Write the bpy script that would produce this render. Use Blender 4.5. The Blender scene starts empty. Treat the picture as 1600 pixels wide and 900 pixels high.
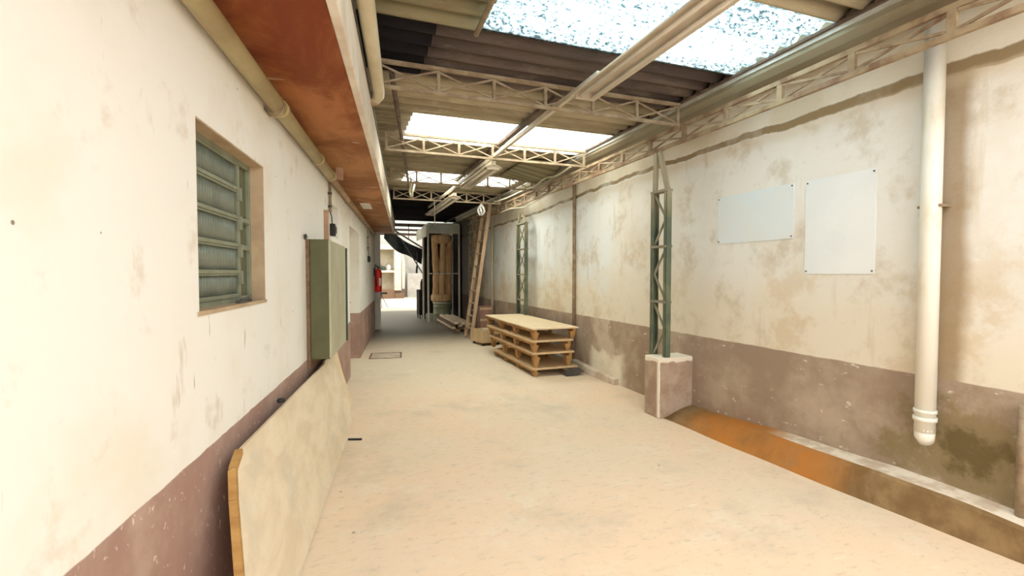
import bpy, bmesh, math, random
from mathutils import Vector, Matrix
random.seed(7)
scene = bpy.context.scene
C = scene.collection
PI = math.pi

# ---------------------------------------------------------------- camera, sky, exposure
F = 726.0
cam_d = bpy.data.cameras.new('camera')
cam_d.sensor_width = 36.0
cam_d.lens = 36.0 * F / 1600.0
cam_d.clip_start = 0.05
cam = bpy.data.objects.new('camera', cam_d)
C.objects.link(cam)
cam.location = (0, 0, 1.5)
cam.rotation_euler = (math.radians(90) - math.atan(23 / F), 0, math.radians(-19.8))
scene.camera = cam

world = bpy.data.worlds.new('sky')
scene.world = world
world.use_nodes = True
wn = world.node_tree.nodes
wn['Background'].inputs[0].default_value = (1.0, 0.988, 0.965, 1)
wn['Background'].inputs[1].default_value = 4.0

scene.view_settings.view_transform = 'Standard'
scene.view_settings.look = 'None'
scene.view_settings.exposure = -0.12
scene.view_settings.gamma = 1.0
scene.view_settings.use_curve_mapping = False

def area_light(name, loc, sx, sy, power, col=(1, 1, 1), rot=(0, 0, 0)):
    d = bpy.data.lights.new(name, 'AREA')
    d.shape = 'RECTANGLE'
    d.size, d.size_y = sx, sy
    d.energy = power
    d.color = col
    o = bpy.data.objects.new(name, d)
    C.objects.link(o)
    o.location = loc
    o.rotation_euler = rot
    return o
# daylight falling through the translucent roof strips (lamps sit above the sheets)
DAY = (1.0, 0.98, 0.94)
area_light('daylight_over_strip', (2.0, 2.7, 3.45), 2.3, 0.95, 100, DAY)
area_light('daylight_over_strip', (1.9, 5.5, 3.45), 2.4, 0.95, 130, DAY)
area_light('daylight_over_strip', (2.0, 8.3, 3.45), 2.1, 0.95, 150, DAY)
area_light('daylight_over_yard', (2.0, 23.5, 4.6), 5.0, 5.0, 25, DAY)

# ---------------------------------------------------------------- frames and helpers
LA = math.radians(6.8)            # the left wall turns 6.8 degrees off the right wall
cL, sL = math.cos(LA), math.sin(LA)
def LF(t, s, z=0.0):              # left wall frame: t across, s along
    return Vector((t * cL + s * sL, -t * sL + s * cL, z))
WX = 3.45                         # face of the right wall
RZ = 3.21                         # roof height

def meta(o, label=None, cat=None, group=None, kind=None):
    if label: o['label'] = label
    if cat: o['category'] = cat
    if group: o['group'] = group
    if kind: o['kind'] = kind
    return o

class MB:
    """collects shapes, builds ONE mesh object"""
    def __init__(self): self.v = []; self.f = []; self.sm = []
    def add(self, vs, fs, smooth=False):
        n = len(self.v)
        self.v += [tuple(p) for p in vs]
        self.f += [tuple(i + n for i in f) for f in fs]
        self.sm += [smooth] * len(fs)
        return self
    def box(self, x0, x1, y0, y1, z0, z1, M=None):
        vs = [Vector(p) for p in ((x0,y0,z0),(x1,y0,z0),(x1,y1,z0),(x0,y1,z0),(x0,y0,z1),(x1,y0,z1),(x1,y1,z1),(x0,y1,z1))]
        if M: vs = [M @ p for p in vs]
        return self.add(vs, [(0,3,2,1),(4,5,6,7),(0,1,5,4),(1,2,6,5),(2,3,7,6),(3,0,4,7)])
    def bar(self, a, b, w, h, up=(0,0,1)):
        a, b = Vector(a), Vector(b)
        d = (b - a).normalized(); u = Vector(up)
        s = d.cross(u)
        if s.length < 1e-4: s = d.cross(Vector((1,0,0)))
        s.normalize(); u = s.cross(d)
        vs = []
        for p in (a, b):
            for i, j in ((-1,-1),(1,-1),(1,1),(-1,1)):
                vs.append(p + s * i * w / 2 + u * j * h / 2)
        return self.add(vs, [(0,1,2,3),(7,6,5,4),(0,4,5,1),(1,5,6,2),(2,6,7,3),(3,7,4,0)])
    def tube(self, pts, r, n=10, caps=True):
        pts = [Vector(p) for p in pts]
        rs = r if isinstance(r, (list, tuple)) else [r] * len(pts)
        vs = []; ref = None
        for i, p in enumerate(pts):
            d = (pts[min(i+1, len(pts)-1)] - pts[max(i-1, 0)]).normalized()
            if ref is None:
                ref = Vector((0,0,1)) if abs(d.z) < .9 else Vector((1,0,0))
            s = d.cross(ref).normalized(); u = s.cross(d).normalized(); ref = u
            for k in range(n):
                a = 2 * PI * k / n
                vs.append(p + (s * math.cos(a) + u * math.sin(a)) * rs[i])
        fs = []
        for i in range(len(pts) - 1):
            for k in range(n):
                k2 = (k + 1) % n
                fs.append((i*n+k, i*n+k2, (i+1)*n+k2, (i+1)*n+k))
        self.add(vs, fs, True)
        if caps:
            m = len(self.v) - len(vs)
            self.f.append(tuple(m + k for k in range(n))[::-1]); self.sm.append(False)
            self.f.append(tuple(m + (len(pts)-1)*n + k for k in range(n))); self.sm.append(False)
        return self
    def lathe(self, prof, n=20, c=(0,0)):
        vs = []
        for r, z in prof:
            for k in range(n):
                a = 2 * PI * k / n
                vs.append((c[0] + r * math.cos(a), c[1] + r * math.sin(a), z))
        fs = []
        for i in range(len(prof) - 1):
            for k in range(n):
                k2 = (k + 1) % n
                fs.append((i*n+k, i*n+k2, (i+1)*n+k2, (i+1)*n+k))
        return self.add(vs, fs, True)
    def prism(self, poly, ext):
        """poly: list of 3D points in a plane, ext: extrusion vector"""
        n = len(poly); e = Vector(ext)
        vs = [Vector(p) for p in poly] + [Vector(p) + e for p in poly]
        fs = [tuple(range(n))[::-1], tuple(range(n, 2*n))]
        for i in range(n):
            j = (i + 1) % n
            fs.append((i, j, n + j, n + i))
        return self.add(vs, fs)
    def grid(self, fn, nu, nv, smooth=True, thick=None):
        vs = [Vector(fn(i / nu, j / nv)) for j in range(nv + 1) for i in range(nu + 1)]
        fs = [(j*(nu+1)+i, j*(nu+1)+i+1, (j+1)*(nu+1)+i+1, (j+1)*(nu+1)+i) for j in range(nv) for i in range(nu)]
        self.add(vs, fs, smooth)
        if thick:
            t = Vector(thick); N = nu + 1
            self.add([p + t for p in vs], [f[::-1] for f in fs], smooth)
            m = len(self.v) - 2 * len(vs)
            o = len(vs)
            rim = [i for i in range(nu)] 
            def q(a, b): self.f.append((m+b, m+a, m+a+o, m+b+o)); self.sm.append(False)
            for i in range(nu): q(i, i+1); q(nv*N+i+1, nv*N+i)
            for j in range(nv): q((j+1)*N, j*N); q(j*N+nu, (j+1)*N+nu)
        return self
    def build(self, name, mat, parent=None, loc=None, rz=0.0, bevel=0.0):
        me = bpy.data.meshes.new(name)
        me.from_pydata(self.v, [], self.f)
        for p, s in zip(me.polygons, self.sm): p.use_smooth = s
        bm = bmesh.new(); bm.from_mesh(me)
        bmesh.ops.recalc_face_normals(bm, faces=bm.faces)
        bm.to_mesh(me); bm.free()
        me.materials.append(mat)
        o = bpy.data.objects.new(name, me)
        C.objects.link(o)
        if parent: o.parent = parent
        if loc is not None: o.location = loc
        o.rotation_euler = (0, 0, rz)
        if bevel:
            b = o.modifiers.new('bevel', 'BEVEL'); b.width = bevel; b.segments = 2; b.limit_method = 'ANGLE'
        return o

def thing(name, label, cat, loc=(0,0,0), rz=0.0, group=None):
    o = bpy.data.objects.new(name, None)
    o.empty_display_size = 0.1
    C.objects.link(o)
    o.location = loc; o.rotation_euler = (0, 0, rz)
    return meta(o, label, cat, group)
def struct(o): return meta(o, kind='structure')
def dup(root, loc, label, rz=None):
    r = root.copy(); C.objects.link(r); r.location = loc
    if rz is not None: r.rotation_euler = (0, 0, rz)
    r['label'] = label
    for ch in list(root.children):
        c = ch.copy(); C.objects.link(c); c.parent = r
        for g in list(ch.children):
            d = g.copy(); C.objects.link(d); d.parent = c
    return r

# ---------------------------------------------------------------- material kit
class Mat:
    def __init__(self, name, coord='world'):
        self.m = bpy.data.materials.new(name); self.m.use_nodes = True
        self.nt = self.m.node_tree; self.n = self.nt.nodes
        self.b = self.n['Principled BSDF']
        if coord == 'world':
            g = self.n.new('ShaderNodeNewGeometry'); self.co = g.outputs['Position']
        else:
            g = self.n.new('ShaderNodeTexCoord'); self.co = g.outputs['Object']
    def lk(self, a, b):
        if hasattr(a, 'is_linked') or hasattr(a, 'links'): self.nt.links.new(a, b)
        elif isinstance(a, (int, float)): b.default_value = a
        else: b.default_value = (*a, 1) if len(a) == 3 and len(b.default_value) == 4 else a
    def xyz(self, i):
        if not hasattr(self, '_x'):
            s = self.n.new('ShaderNodeSeparateXYZ'); self.nt.links.new(self.co, s.inputs[0]); self._x = s
        return self._x.outputs[i]
    def scaled(self, s, off=(0,0,0), rot=(0,0,0)):
        mp = self.n.new('ShaderNodeMapping'); self.nt.links.new(self.co, mp.inputs[0])
        mp.inputs['Scale'].default_value = s; mp.inputs['Location'].default_value = off
        mp.inputs['Rotation'].default_value = rot
        return mp.outputs[0]
    def noise(self, scale=1, detail=4, rough=.55, s=None, off=(0,0,0), rot=(0,0,0), dist=0):
        t = self.n.new('ShaderNodeTexNoise')
        self.nt.links.new(self.scaled(s or (1,1,1), off, rot), t.inputs['Vector'])
        t.inputs['Scale'].default_value = scale; t.inputs['Detail'].default_value = detail
        t.inputs['Roughness'].default_value = rough; t.inputs['Distortion'].default_value = dist
        return t.outputs[0]
    def voro(self, scale=1, s=None, off=(0,0,0)):
        t = self.n.new('ShaderNodeTexVoronoi')
        self.nt.links.new(self.scaled(s or (1,1,1), off), t.inputs['Vector'])
        t.inputs['Scale'].default_value = scale
        return t.outputs['Distance']
    def op(self, o, a, b=0.0, clamp=False):
        m = self.n.new('ShaderNodeMath'); m.operation = o; m.use_clamp = clamp
        self.lk(a, m.inputs[0]); self.lk(b, m.inputs[1]); return m.outputs[0]
    def step(self, v, lo, hi, a=0.0, b=1.0):
        m = self.n.new('ShaderNodeMapRange'); m.interpolation_type = 'SMOOTHSTEP'
        self.lk(v, m.inputs[0]); m.inputs[1].default_value = lo; m.inputs[2].default_value = hi
        m.inputs[3].default_value = a; m.inputs[4].default_value = b; return m.outputs[0]
    def mix(self, f, a, b):
        m = self.n.new('ShaderNodeMix'); m.data_type = 'RGBA'
        self.lk(f, m.inputs[0]); self.lk(a, m.inputs[6]); self.lk(b, m.inputs[7]); return m.outputs[2]
    def base(self, c, rough=.8, metal=0.0, spec=.3):
        self.lk(c, self.b.inputs['Base Color']); self.lk(rough, self.b.inputs['Roughness'])
        self.b.inputs['Metallic'].default_value = metal
        self.b.inputs['Specular IOR Level'].default_value = spec
        return self
    def bump(self, h, strength=.3, dist=.01):
        bp = self.n.new('ShaderNodeBump'); bp.inputs['Strength'].default_value = strength
        bp.inputs['Distance'].default_value = dist
        self.nt.links.new(h, bp.inputs['Height']); self.nt.links.new(bp.outputs[0], self.b.inputs['Normal'])
        return self

def simple(name, c1, c2=None, rough=.7, metal=0.0, scale=6, s=None, bump=.15, coord='object', spec=.3, lo=.35, hi=.68):
    m = Mat(name, coord)
    if c2 is None: c2 = tuple(x * .72 for x in c1)
    nz = m.noise(scale, 5, .6, s)
    m.base(m.mix(m.step(nz, lo, hi), c1, c2), rough, metal, spec)
    if bump: m.bump(nz, bump, .004)
    return m.m

M = {}
# left wall: cream paint over a brown dado, scuffed
def wall_left_mat():
    m = Mat('painted_plaster_left')
    z = m.xyz(2)
    c = m.mix(m.step(m.noise(1.1, 5, .6), .48, .75), (.86,.845,.80), (.80,.75,.65))
    c = m.mix(m.op('MULTIPLY', m.step(m.noise(3.2, 6, .65, off=(4,1,2)), .57, .72), .45), c, (.58,.47,.33))
    c = m.mix(m.op('MULTIPLY', m.step(m.noise(5, 4, .6, s=(1,1,.35), off=(1,7,1)), .66, .74), .5), c, (.50,.40,.28))
    # scuffs: thin slanted strokes
    st = m.noise(9, 3, .5, s=(2.2,2.2,.35), off=(3,3,8), rot=(.5,0,0))
    c = m.mix(m.op('MULTIPLY', m.step(st, .70, .75), .75), c, (.33,.27,.2))
    d = m.voro(4.5, off=(.3,.1,.7))
    c = m.mix(m.op('MULTIPLY', m.step(d, .030, .018), .85), c, (.16,.12,.07))
    zb = m.op('ADD', z, m.op('MULTIPLY', m.op('SUBTRACT', m.noise(7, 3), .5), .018))
    dado = m.mix(m.step(m.noise(2.2, 6, .65), .38, .68), (.36,.225,.185), (.47,.34,.28))
    dado = m.mix(m.op('MULTIPLY', m.step(m.noise(34, 3, .6, s=(1,1,.7)), .64, .70), .75), dado, (.78,.66,.56))
    c = m.mix(m.step(zb, .802, .796), c, dado)
    m.base(c, .75, spec=.25).bump(m.noise(14, 6, .7), .25, .006)
    return m.m
M['wall_left'] = wall_left_mat()

def wall_right_mat():
    m = Mat('damp_plaster_right')
    y, z = m.xyz(1), m.xyz(2)
    wob = m.op('SUBTRACT', m.noise(1.6, 5, .6), .5)
    c = m.mix(m.step(m.noise(.8, 5, .6), .4, .65), (.80,.785,.74), (.72,.66,.56))
    # cooler, whiter fields beyond the first column
    c = m.mix(m.op('MULTIPLY', m.step(y, 4.2, 5.2), m.step(m.noise(1.3, 4, .5, s=(1,1,.25)), .35, .6)), c, (.76,.79,.79))
    # tan weathering low on the light field
    low = m.step(m.op('ADD', z, m.op('MULTIPLY', wob, 1.7)), 1.75, .95)
    c = m.mix(m.op('MULTIPLY', low, .75), c, (.74,.645,.49))
    c = m.mix(m.op('MULTIPLY', m.step(m.noise(2.6, 7, .7, off=(0,3,5)), .50, .68), .55), c, (.52,.43,.30))
    c = m.mix(m.op('MULTIPLY', m.step(m.noise(1.5, 7, .72, off=(0,8,2)), .50, .62), m.step(z, 2.1, 1.2, .0, .55)), c, (.62,.48,.30))
    # fine vertical runs
    c = m.mix(m.op('MULTIPLY', m.step(m.noise(7, 4, .6, s=(1,1,.12), off=(0,2,0)), .58, .72), .45), c, (.60,.50,.36))
    # dirt strip running down beside the pvc pipe
    yy = m.op('ADD', y, m.op('MULTIPLY', wob, .10))
    strip = m.op('MULTIPLY', m.step(yy, 1.64, 1.72), m.step(yy, 1.92, 1.88))
    c = m.mix(m.op('MULTIPLY', strip, .8), c, (.30,.21,.11))
    # ragged mortar strip below the roof
    w2 = m.op('MULTIPLY', m.op('SUBTRACT', m.noise(2.3, 6, .6, s=(1,1,.3)), .5), .10)
    zz = m.op('ADD', z, w2)
    drop = m.step(y, 5.0, 9.0, 0.0, .10)
    zz = m.op('ADD', zz, drop)
    thin = m.step(y, 1.0, 4.5, .075, .035)
    zz = m.op('ADD', zz, -.01)
    lowz = m.op('SUBTRACT', 2.75, thin)
    st = m.op('MULTIPLY', m.step(m.op('SUBTRACT', zz, lowz), -.012, .0), m.step(zz, 2.765, 2.75))
    c = m.mix(m.step(zz, 2.75, 2.77), c, m.mix(m.step(m.noise(1.7, 5), .4, .65), (.78,.73,.62), (.68,.6,.46)))
    c = m.mix(m.op('MULTIPLY', st, m.step(m.noise(1.9, 5, .6, off=(2,6,1)), .3, .55, .45, 1.0)), c, (.31,.23,.13))
    halo = m.op('MULTIPLY', m.step(zz, 2.56, 2.66), m.step(zz, 2.70, 2.68))
    c = m.mix(m.op('MULTIPLY', halo, .4), c, (.66,.56,.4))
    # brown dado
    zb = m.op('ADD', z, m.op('MULTIPLY', m.op('SUBTRACT', m.noise(6, 3), .5), .02))
    dado = m.mix(m.step(m.noise(1.8, 6, .65), .38, .66), (.33,.24,.175), (.46,.365,.27))
    dado = m.mix(m.op('MULTIPLY', m.step(m.noise(16, 4, .6, s=(1,.6,1.6), off=(2,0,0)), .65, .70), .8), dado, (.74,.68,.58))
    # bare plaster where the paint has come away, Y 4.9 to 6
    pe = m.op('MULTIPLY', m.step(m.op('ADD', y, m.op('MULTIPLY', wob, .6)), 5.1, 5.35), m.step(y, 6.2, 6.0))
    pe2 = m.op('MULTIPLY', pe, m.step(m.op('ADD', z, m.op('MULTIPLY', wob, .9)), .42, .32))
    dado = m.mix(pe2, dado, (.78,.72,.58))
    dado = m.mix(m.op('MULTIPLY', pe, m.op('MULTIPLY', m.step(m.noise(2, 5, .6, off=(5,5,5)), .45, .6), .6)), dado, (.66,.56,.44))
    c = m.mix(m.step(zb, .856, .846), c, dado)
    # damp patch round the foot of the pvc pipe
    dy = m.op('MULTIPLY', m.op('SUBTRACT', y, 1.62), 1.25); dz = m.op('MULTIPLY', m.op('SUBTRACT', z, .46), 2.3)
    r = m.op('SQRT', m.op('ADD', m.op('MULTIPLY', dy, dy), m.op('MULTIPLY', dz, dz)))
    r = m.op('ADD', r, m.op('MULTIPLY', m.op('SUBTRACT', m.noise(5, 6, .65), .5), 1.5))
    c = m.mix(m.op('MULTIPLY', m.step(r, .80, .45), .85), c, (.24,.18,.085))
    c = m.mix(m.op('MULTIPLY', m.step(r, .35, .05), .8), c, (.12,.085,.03))
    # dust at the far end, then its shade painted near-black
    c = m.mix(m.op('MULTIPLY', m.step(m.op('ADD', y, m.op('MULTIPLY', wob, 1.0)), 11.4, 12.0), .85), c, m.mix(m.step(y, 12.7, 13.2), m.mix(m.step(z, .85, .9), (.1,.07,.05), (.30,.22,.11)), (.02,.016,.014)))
    m.base(c, .85, spec=.2).bump(m.noise(9, 7, .7), .5, .01)
    return m.m
M['wall_right'] = wall_right_mat()

def floor_mat():
    m = Mat('worn_concrete_floor')
    x, y = m.xyz(0), m.xyz(1)
    c = m.mix(m.step(m.noise(.7, 5, .6), .38, .66), (.80,.61,.43), (.76,.62,.46))
    c = m.mix(m.op('MULTIPLY', m.step(y, 4.5, 7.5), .7), c, (.72,.63,.49))
    c = m.mix(m.op('MULTIPLY', m.step(m.noise(1.1, 6, .7, off=(3,0,0)), .5, .72), .5), c, (.50,.44,.34))
    c = m.mix(m.op('MULTIPLY', m.step(m.noise(2.6, 6, .7, off=(0,5,0)), .52, .68), .5), c, (.80,.70,.55))
    c = m.mix(m.op('MULTIPLY', m.step(m.noise(11, 7, .8, s=(1,2.2,1)), .52, .66), .5), c, (.48,.40,.29))
    c = m.mix(m.op('MULTIPLY', m.step(m.noise(10, 3, .5, s=(.35,3,1), off=(2,2,0)), .70, .74), .6), c, (.88,.80,.66))
    d = m.voro(3.1, off=(.4,.2,0))
    c = m.mix(m.op('MULTIPLY', m.step(d, .04, .025), .7), c, (.2,.15,.1))
    # shade in the far passage painted grey into the floor
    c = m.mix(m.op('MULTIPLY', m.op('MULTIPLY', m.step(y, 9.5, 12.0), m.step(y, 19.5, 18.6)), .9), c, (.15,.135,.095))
    m.base(c, .62, spec=.3).bump(m.noise(16, 6, .7), .25, .006)
    return m.m
M['floor'] = floor_mat()

def soffit_mat():
    m = Mat('oxide_red_soffit_paint')
    y = m.xyz(1)
    n1 = m.noise(1.6, 6, .65, s=(1.6,.8,1), dist=.6)
    c = m.mix(m.step(n1, .36, .66), (.22,.05,.016), (.46,.165,.06))
    c = m.mix(m.op('MULTIPLY', m.step(y, 2.2, 5.2), .7), c, m.mix(m.step(n1, .36, .66), (.32,.14,.055), (.50,.27,.12)))
    c = m.mix(m.op('MULTIPLY', m.step(m.noise(3.5, 5, .6, s=(.6,2.4,1), off=(1,4,0)), .64, .70), .75), c, (.76,.60,.46))
    m.base(c, .7, spec=.25).bump(n1, .3, .01)
    return m.m
M['soffit'] = soffit_mat()
M['fascia'] = simple('cream_fascia_paint', (.82,.76,.66), (.66,.56,.46), .8, coord='world', scale=3)
M['kerb'] = None
def kerb_mat():
    m = Mat('brown_painted_kerb')
    x, y, z = m.xyz(0), m.xyz(1), m.xyz(2)
    c = m.mix(m.step(m.noise(4, 6, .65), .38, .66), (.20,.12,.05), (.32,.21,.10))
    glow_stain = m.op('MULTIPLY', m.step(m.op('ADD', y, m.op('MULTIPLY', m.noise(3, 4), .6)), 2.3, 2.9), m.step(y, 3.9, 3.5))  # orange stain that also puts the warm glow into the kerb colour
    c = m.mix(m.op('MULTIPLY', glow_stain, m.step(m.noise(2.2, 5, .65, off=(1,1,4)), .3, .62, .35, .95)), c, (.47,.175,.03))
    top = m.mix(m.step(m.noise(6, 5, .6), .42, .6), (.78,.68,.55), (.58,.46,.34))
    zz = m.op('ADD', z, m.op('MULTIPLY', m.op('SUBTRACT', m.noise(14, 3), .5), .014))
    ge = m.n.new('ShaderNodeNewGeometry'); sp = m.n.new('ShaderNodeSeparateXYZ'); m.nt.links.new(ge.outputs['Normal'], sp.inputs[0])
    c = m.mix(m.op('MULTIPLY', m.step(sp.outputs[2], .93, .97), m.step(y, 3.0, 2.6)), c, top)
    m.base(c, .8, spec=.2).bump(m.noise(16, 5, .7), .5, .01)
    return m.m
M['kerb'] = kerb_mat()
M['kerb_far'] = simple('bare_concrete_kerb', (.66,.58,.46), (.5,.38,.28), .85, coord='world', scale=5)

def roof_mat(name, c1, c2, c3=None, amt=.5):
    m = Mat(name)
    n1 = m.noise(1.6, 6, .7, s=(.35,3.0,1))
    c = m.mix(m.step(n1, .36, .66), c1, c2)
    c = m.mix(m.op('MULTIPLY', m.step(m.noise(3, 6, .75, s=(.5,2,1), off=(3,1,0)), .52, .66), amt), c, c3 or c2)
    # corrugation shading painted as darker lines along the flutes
    fl = m.op('SINE', m.op('MULTIPLY', m.xyz(1), 2 * PI / .177))
    c = m.mix(m.step(fl, .1, .95, 0.0, .6), c, tuple(v * .35 for v in c2))
    m.base(c, .85, spec=.15).bump(m.noise(20, 5, .7), .2, .004)
    return m.m
M['roof_dark'] = roof_mat('fibre_cement_smoky_brown', (.085,.065,.062), (.15,.115,.10), (.24,.2,.16))
M['roof_tan'] = roof_mat('fibre_cement_tan', (.46,.40,.28), (.30,.25,.165), (.60,.54,.40))
M['roof_mid'] = roof_mat('fibre_cement_weathered', (.36,.31,.21), (.20,.165,.11), (.50,.44,.31))
M['roof_black'] = roof_mat('fibre_cement_shade_black', (.012,.011,.014), (.02,.017,.018), (.03,.028,.03), .3)  # near-black carries the shade of the unlit far roof
M['roof_rust'] = roof_mat('fibre_cement_stained_tan', (.30,.27,.17), (.20,.17,.10), (.20,.10,.05))

def skylight_mat(name, clean, dirtc, lo, hi, streak):
    m = Mat(name)
    n1 = m.noise(38, 6, .85, s=(.7,1.6,1))
    n2 = m.noise(1.7, 4, .6, s=(.5,2.5,1))
    v = m.op('ADD', n1, m.op('MULTIPLY', m.op('SUBTRACT', n2, .5), .18))
    dirt = m.step(v, lo, hi)
    st = m.op('MULTIPLY', m.step(m.noise(1.3, 4, .6, s=(.3,6,1), off=(0,3,0)), .5, .7), streak)
    col = m.mix(m.op('MAXIMUM', dirt, st), clean, dirtc)
    nt = m.nt; N = m.n
    tr = N.new('ShaderNodeBsdfTransparent'); tl = N.new('ShaderNodeBsdfTranslucent'); df = N.new('ShaderNodeBsdfDiffuse')
    nt.links.new(col, tr.inputs[0]); nt.links.new(col, tl.inputs[0]); df.inputs[0].default_value = (.16, .19, .19, 1)
    m1 = N.new('ShaderNodeMixShader'); m1.inputs[0].default_value = .3
    nt.links.new(tl.outputs[0], m1.inputs[1]); nt.links.new(df.outputs[0], m1.inputs[2])
    m2 = N.new('ShaderNodeMixShader'); m2.inputs[0].default_value = .5
    nt.links.new(tr.outputs[0], m2.inputs[1]); nt.links.new(m1.outputs[0], m2.inputs[2])
    nt.links.new(m2.outputs[0], N['Material Output'].inputs[0])
    return m.m
M['sky_speck'] = skylight_mat('translucent_roof_sheet_mossy', (.80,.92,.95), (.06,.10,.12), .45, .60, .30)
M['sky_clean'] = skylight_mat('translucent_roof_sheet', (.92,.94,.90), (.10,.11,.10), .60, .72, .5)

M['truss'] = simple('dusty_tan_truss_steel', (.42,.34,.23), (.28,.20,.13), .7, scale=8, coord='world')
M['truss_rust'] = simple('dusty_rusty_girder_steel', (.38,.29,.18), (.21,.12,.07), .7, scale=5, coord='world', lo=.42, hi=.62)
def col_mat():
    m = Mat('green_painted_column_steel')
    z = m.xyz(2)
    c = m.mix(m.step(m.noise(5, 4), .4, .65), (.10,.125,.085), (.16,.18,.11))
    c = m.mix(m.step(m.op('ADD', z, m.op('MULTIPLY', m.noise(4, 3), .5)), 2.2, 2.8), c, (.38,.33,.22))
    m.base(c, .55, spec=.35); return m.m
M['column'] = col_mat()
M['column_lace'] = simple('dusty_lacing_bar', (.34,.31,.22), (.22,.2,.14), .7, coord='world')
M['purlin'] = simple('dark_brown_purlin_steel', (.10,.07,.055), (.17,.12,.09), .7, coord='world')
M['gutter'] = simple('galvanised_gutter', (.30,.27,.19), (.24,.19,.12), .5, metal=.2, scale=4, s=(1,.4,1), coord='world')
M['gutter_lip'] = simple('pale_gutter_lip', (.60,.62,.60), (.48,.48,.42), .45, metal=.2, coord='world')
M['pvc'] = simple('grimy_white_pvc', (.80,.77,.68), (.64,.55,.38), .42, scale=5, s=(1,1,.35), bump=.05, coord='world', spec=.5, lo=.45, hi=.72)
M['pipe_olive'] = simple('olive_tan_pipe', (.50,.42,.22), (.40,.31,.16), .5, scale=4, bump=.05, coord='world', spec=.4)
M['pipe_grey'] = simple('beige_downpipe', (.62,.56,.40), (.52,.45,.30), .4, scale=3, bump=.05, coord='world', spec=.5)
M['pipe_rust'] = simple('rusty_thin_pipe', (.36,.28,.18), (.2,.12,.07), .7, scale=7, coord='world')
M['pipe_brown'] = simple('dusty_brown_conduit', (.40,.28,.17), (.3,.19,.11), .6, coord='world')
M['light_metal'] = simple('dusty_white_enamel', (.60,.53,.42), (.5,.42,.32), .45, scale=3, bump=.04, spec=.4)
M['tube_glass'] = simple('unlit_fluorescent_tube', (.78,.74,.66), (.7,.65,.56), .2, scale=3, bump=0, spec=.5)
M['black'] = simple('black_rubber', (.015,.014,.014), (.03,.03,.03), .6, bump=.1)
M['dark_metal'] = simple('dark_metal', (.06,.055,.05), (.1,.09,.08), .5)
M['cab_green'] = simple('olive_green_enamel', (.115,.115,.05), (.09,.09,.04), .5, scale=4, bump=.05, spec=.35, lo=.4, hi=.7)
M['cab_front'] = simple('lit_front_green_enamel', (.50,.49,.36), (.42,.40,.28), .5, scale=3, bump=.05, spec=.35)  # door colour lifted pale for the light falling on the cabinet front
M['cab_dark'] = simple('dark_green_enamel', (.04,.06,.04), (.07,.09,.06), .5, bump=.05)
M['win_metal'] = simple('sage_green_window_steel', (.26,.28,.20), (.20,.215,.15), .5, scale=7, bump=.05, spec=.4)
M['reveal'] = simple('raw_plaster_reveal', (.52,.40,.26), (.42,.31,.20), .85, coord='world', scale=6)
def ribbed(name, c):
    m = Mat(name, 'object')
    m.base(m.mix(m.step(m.noise(5, 3), .4, .65), c, tuple(v * .8 for v in c)), .22, spec=.6)
    m.b.inputs['Transmission Weight'].default_value = .25
    m.b.inputs['IOR'].default_value = 1.45
    return m.m
M['ribbed'] = ribbed('ribbed_window_glass', (.24,.27,.21))
M['flat_glass'] = ribbed('dull_window_glass', (.15,.17,.09))
def wood(name, c1, c2, s=(1,8,8), rough=.7, scale=2.5, c3=None):
    m = Mat(name, 'object')
    g = m.noise(scale, 6, .65, s=s, dist=.4)
    c = m.mix(m.step(g, .35, .66), c1, c2)
    if c3: c = m.mix(m.op('MULTIPLY', m.step(m.noise(3.0, 5, .65, off=(2,2,2)), .5, .68), .6), c, c3)
    m.base(c, rough, spec=.25).bump(g, .25, .004); return m.m
M['board'] = wood('weathered_plywood', (.80,.69,.52), (.70,.58,.41), (6,1.2,2.5), .75, 2.0, (.62,.56,.43))
M['board_edge'] = wood('raw_ply_edge', (.50,.30,.10), (.36,.19,.06), (1,1,6))
M['pallet_top'] = wood('pallet_chipboard', (.66,.48,.28), (.58,.40,.22), (5,1,5))
M['pallet_sheet'] = wood('clean_plywood_sheet', (.78,.63,.43), (.72,.57,.37), (5,1,5))
M['pallet_leg'] = wood('orange_pine_block', (.46,.26,.10), (.33,.17,.06), (3,3,1))
M['lumber'] = wood('rough_sawn_lumber', (.80,.67,.49), (.64,.49,.33), (8,1,8))
M['lumber_dark'] = wood('aged_lumber', (.24,.15,.09), (.15,.09,.055), (8,1,8))
M['ladder'] = wood('ladder_wood', (.58,.42,.28), (.46,.31,.19), (8,8,1))
M['carton'] = wood('pale_crate_wood', (.66,.50,.30), (.56,.40,.22), (6,6,1))
M['redcrate'] = wood('reddish_crate_wood', (.44,.24,.18), (.33,.17,.12), (6,6,1))
M['frame_white'] = simple('cream_painted_steel', (.70,.66,.55), (.58,.52,.42), .5, scale=5, bump=.05)
M['header_green'] = simple('grey_green_sheet_metal', (.60,.64,.54), (.50,.54,.45), .5, scale=3, bump=.04)
M['bag'] = simple('dusty_brown_filter_cloth', (.68,.45,.25), (.50,.30,.14), .95, scale=5, s=(3,3,.6), bump=.5)
M['drum'] = simple('green_steel_drum', (.22,.24,.14), (.32,.33,.22), .4, metal=.3, scale=3, bump=.05)
M['red'] = simple('red_extinguisher_enamel', (.80,.015,.012), (.65,.01,.01), .35, bump=0, spec=.5)
M['label_white'] = simple('white_paper', (.8,.78,.72), (.72,.7,.62), .6, bump=0)
M['poster'] = simple('faded_white_panel', (.84,.86,.86), (.78,.81,.82), .45, scale=2, bump=.02, coord='world', spec=.4)
M['poster2'] = simple('faded_bluish_panel', (.72,.80,.84), (.74,.77,.76), .55, scale=1.6, bump=.02, coord='world')
M['poster_edge'] = simple('pin', (.1,.08,.06), None, .5, bump=0)
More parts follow.
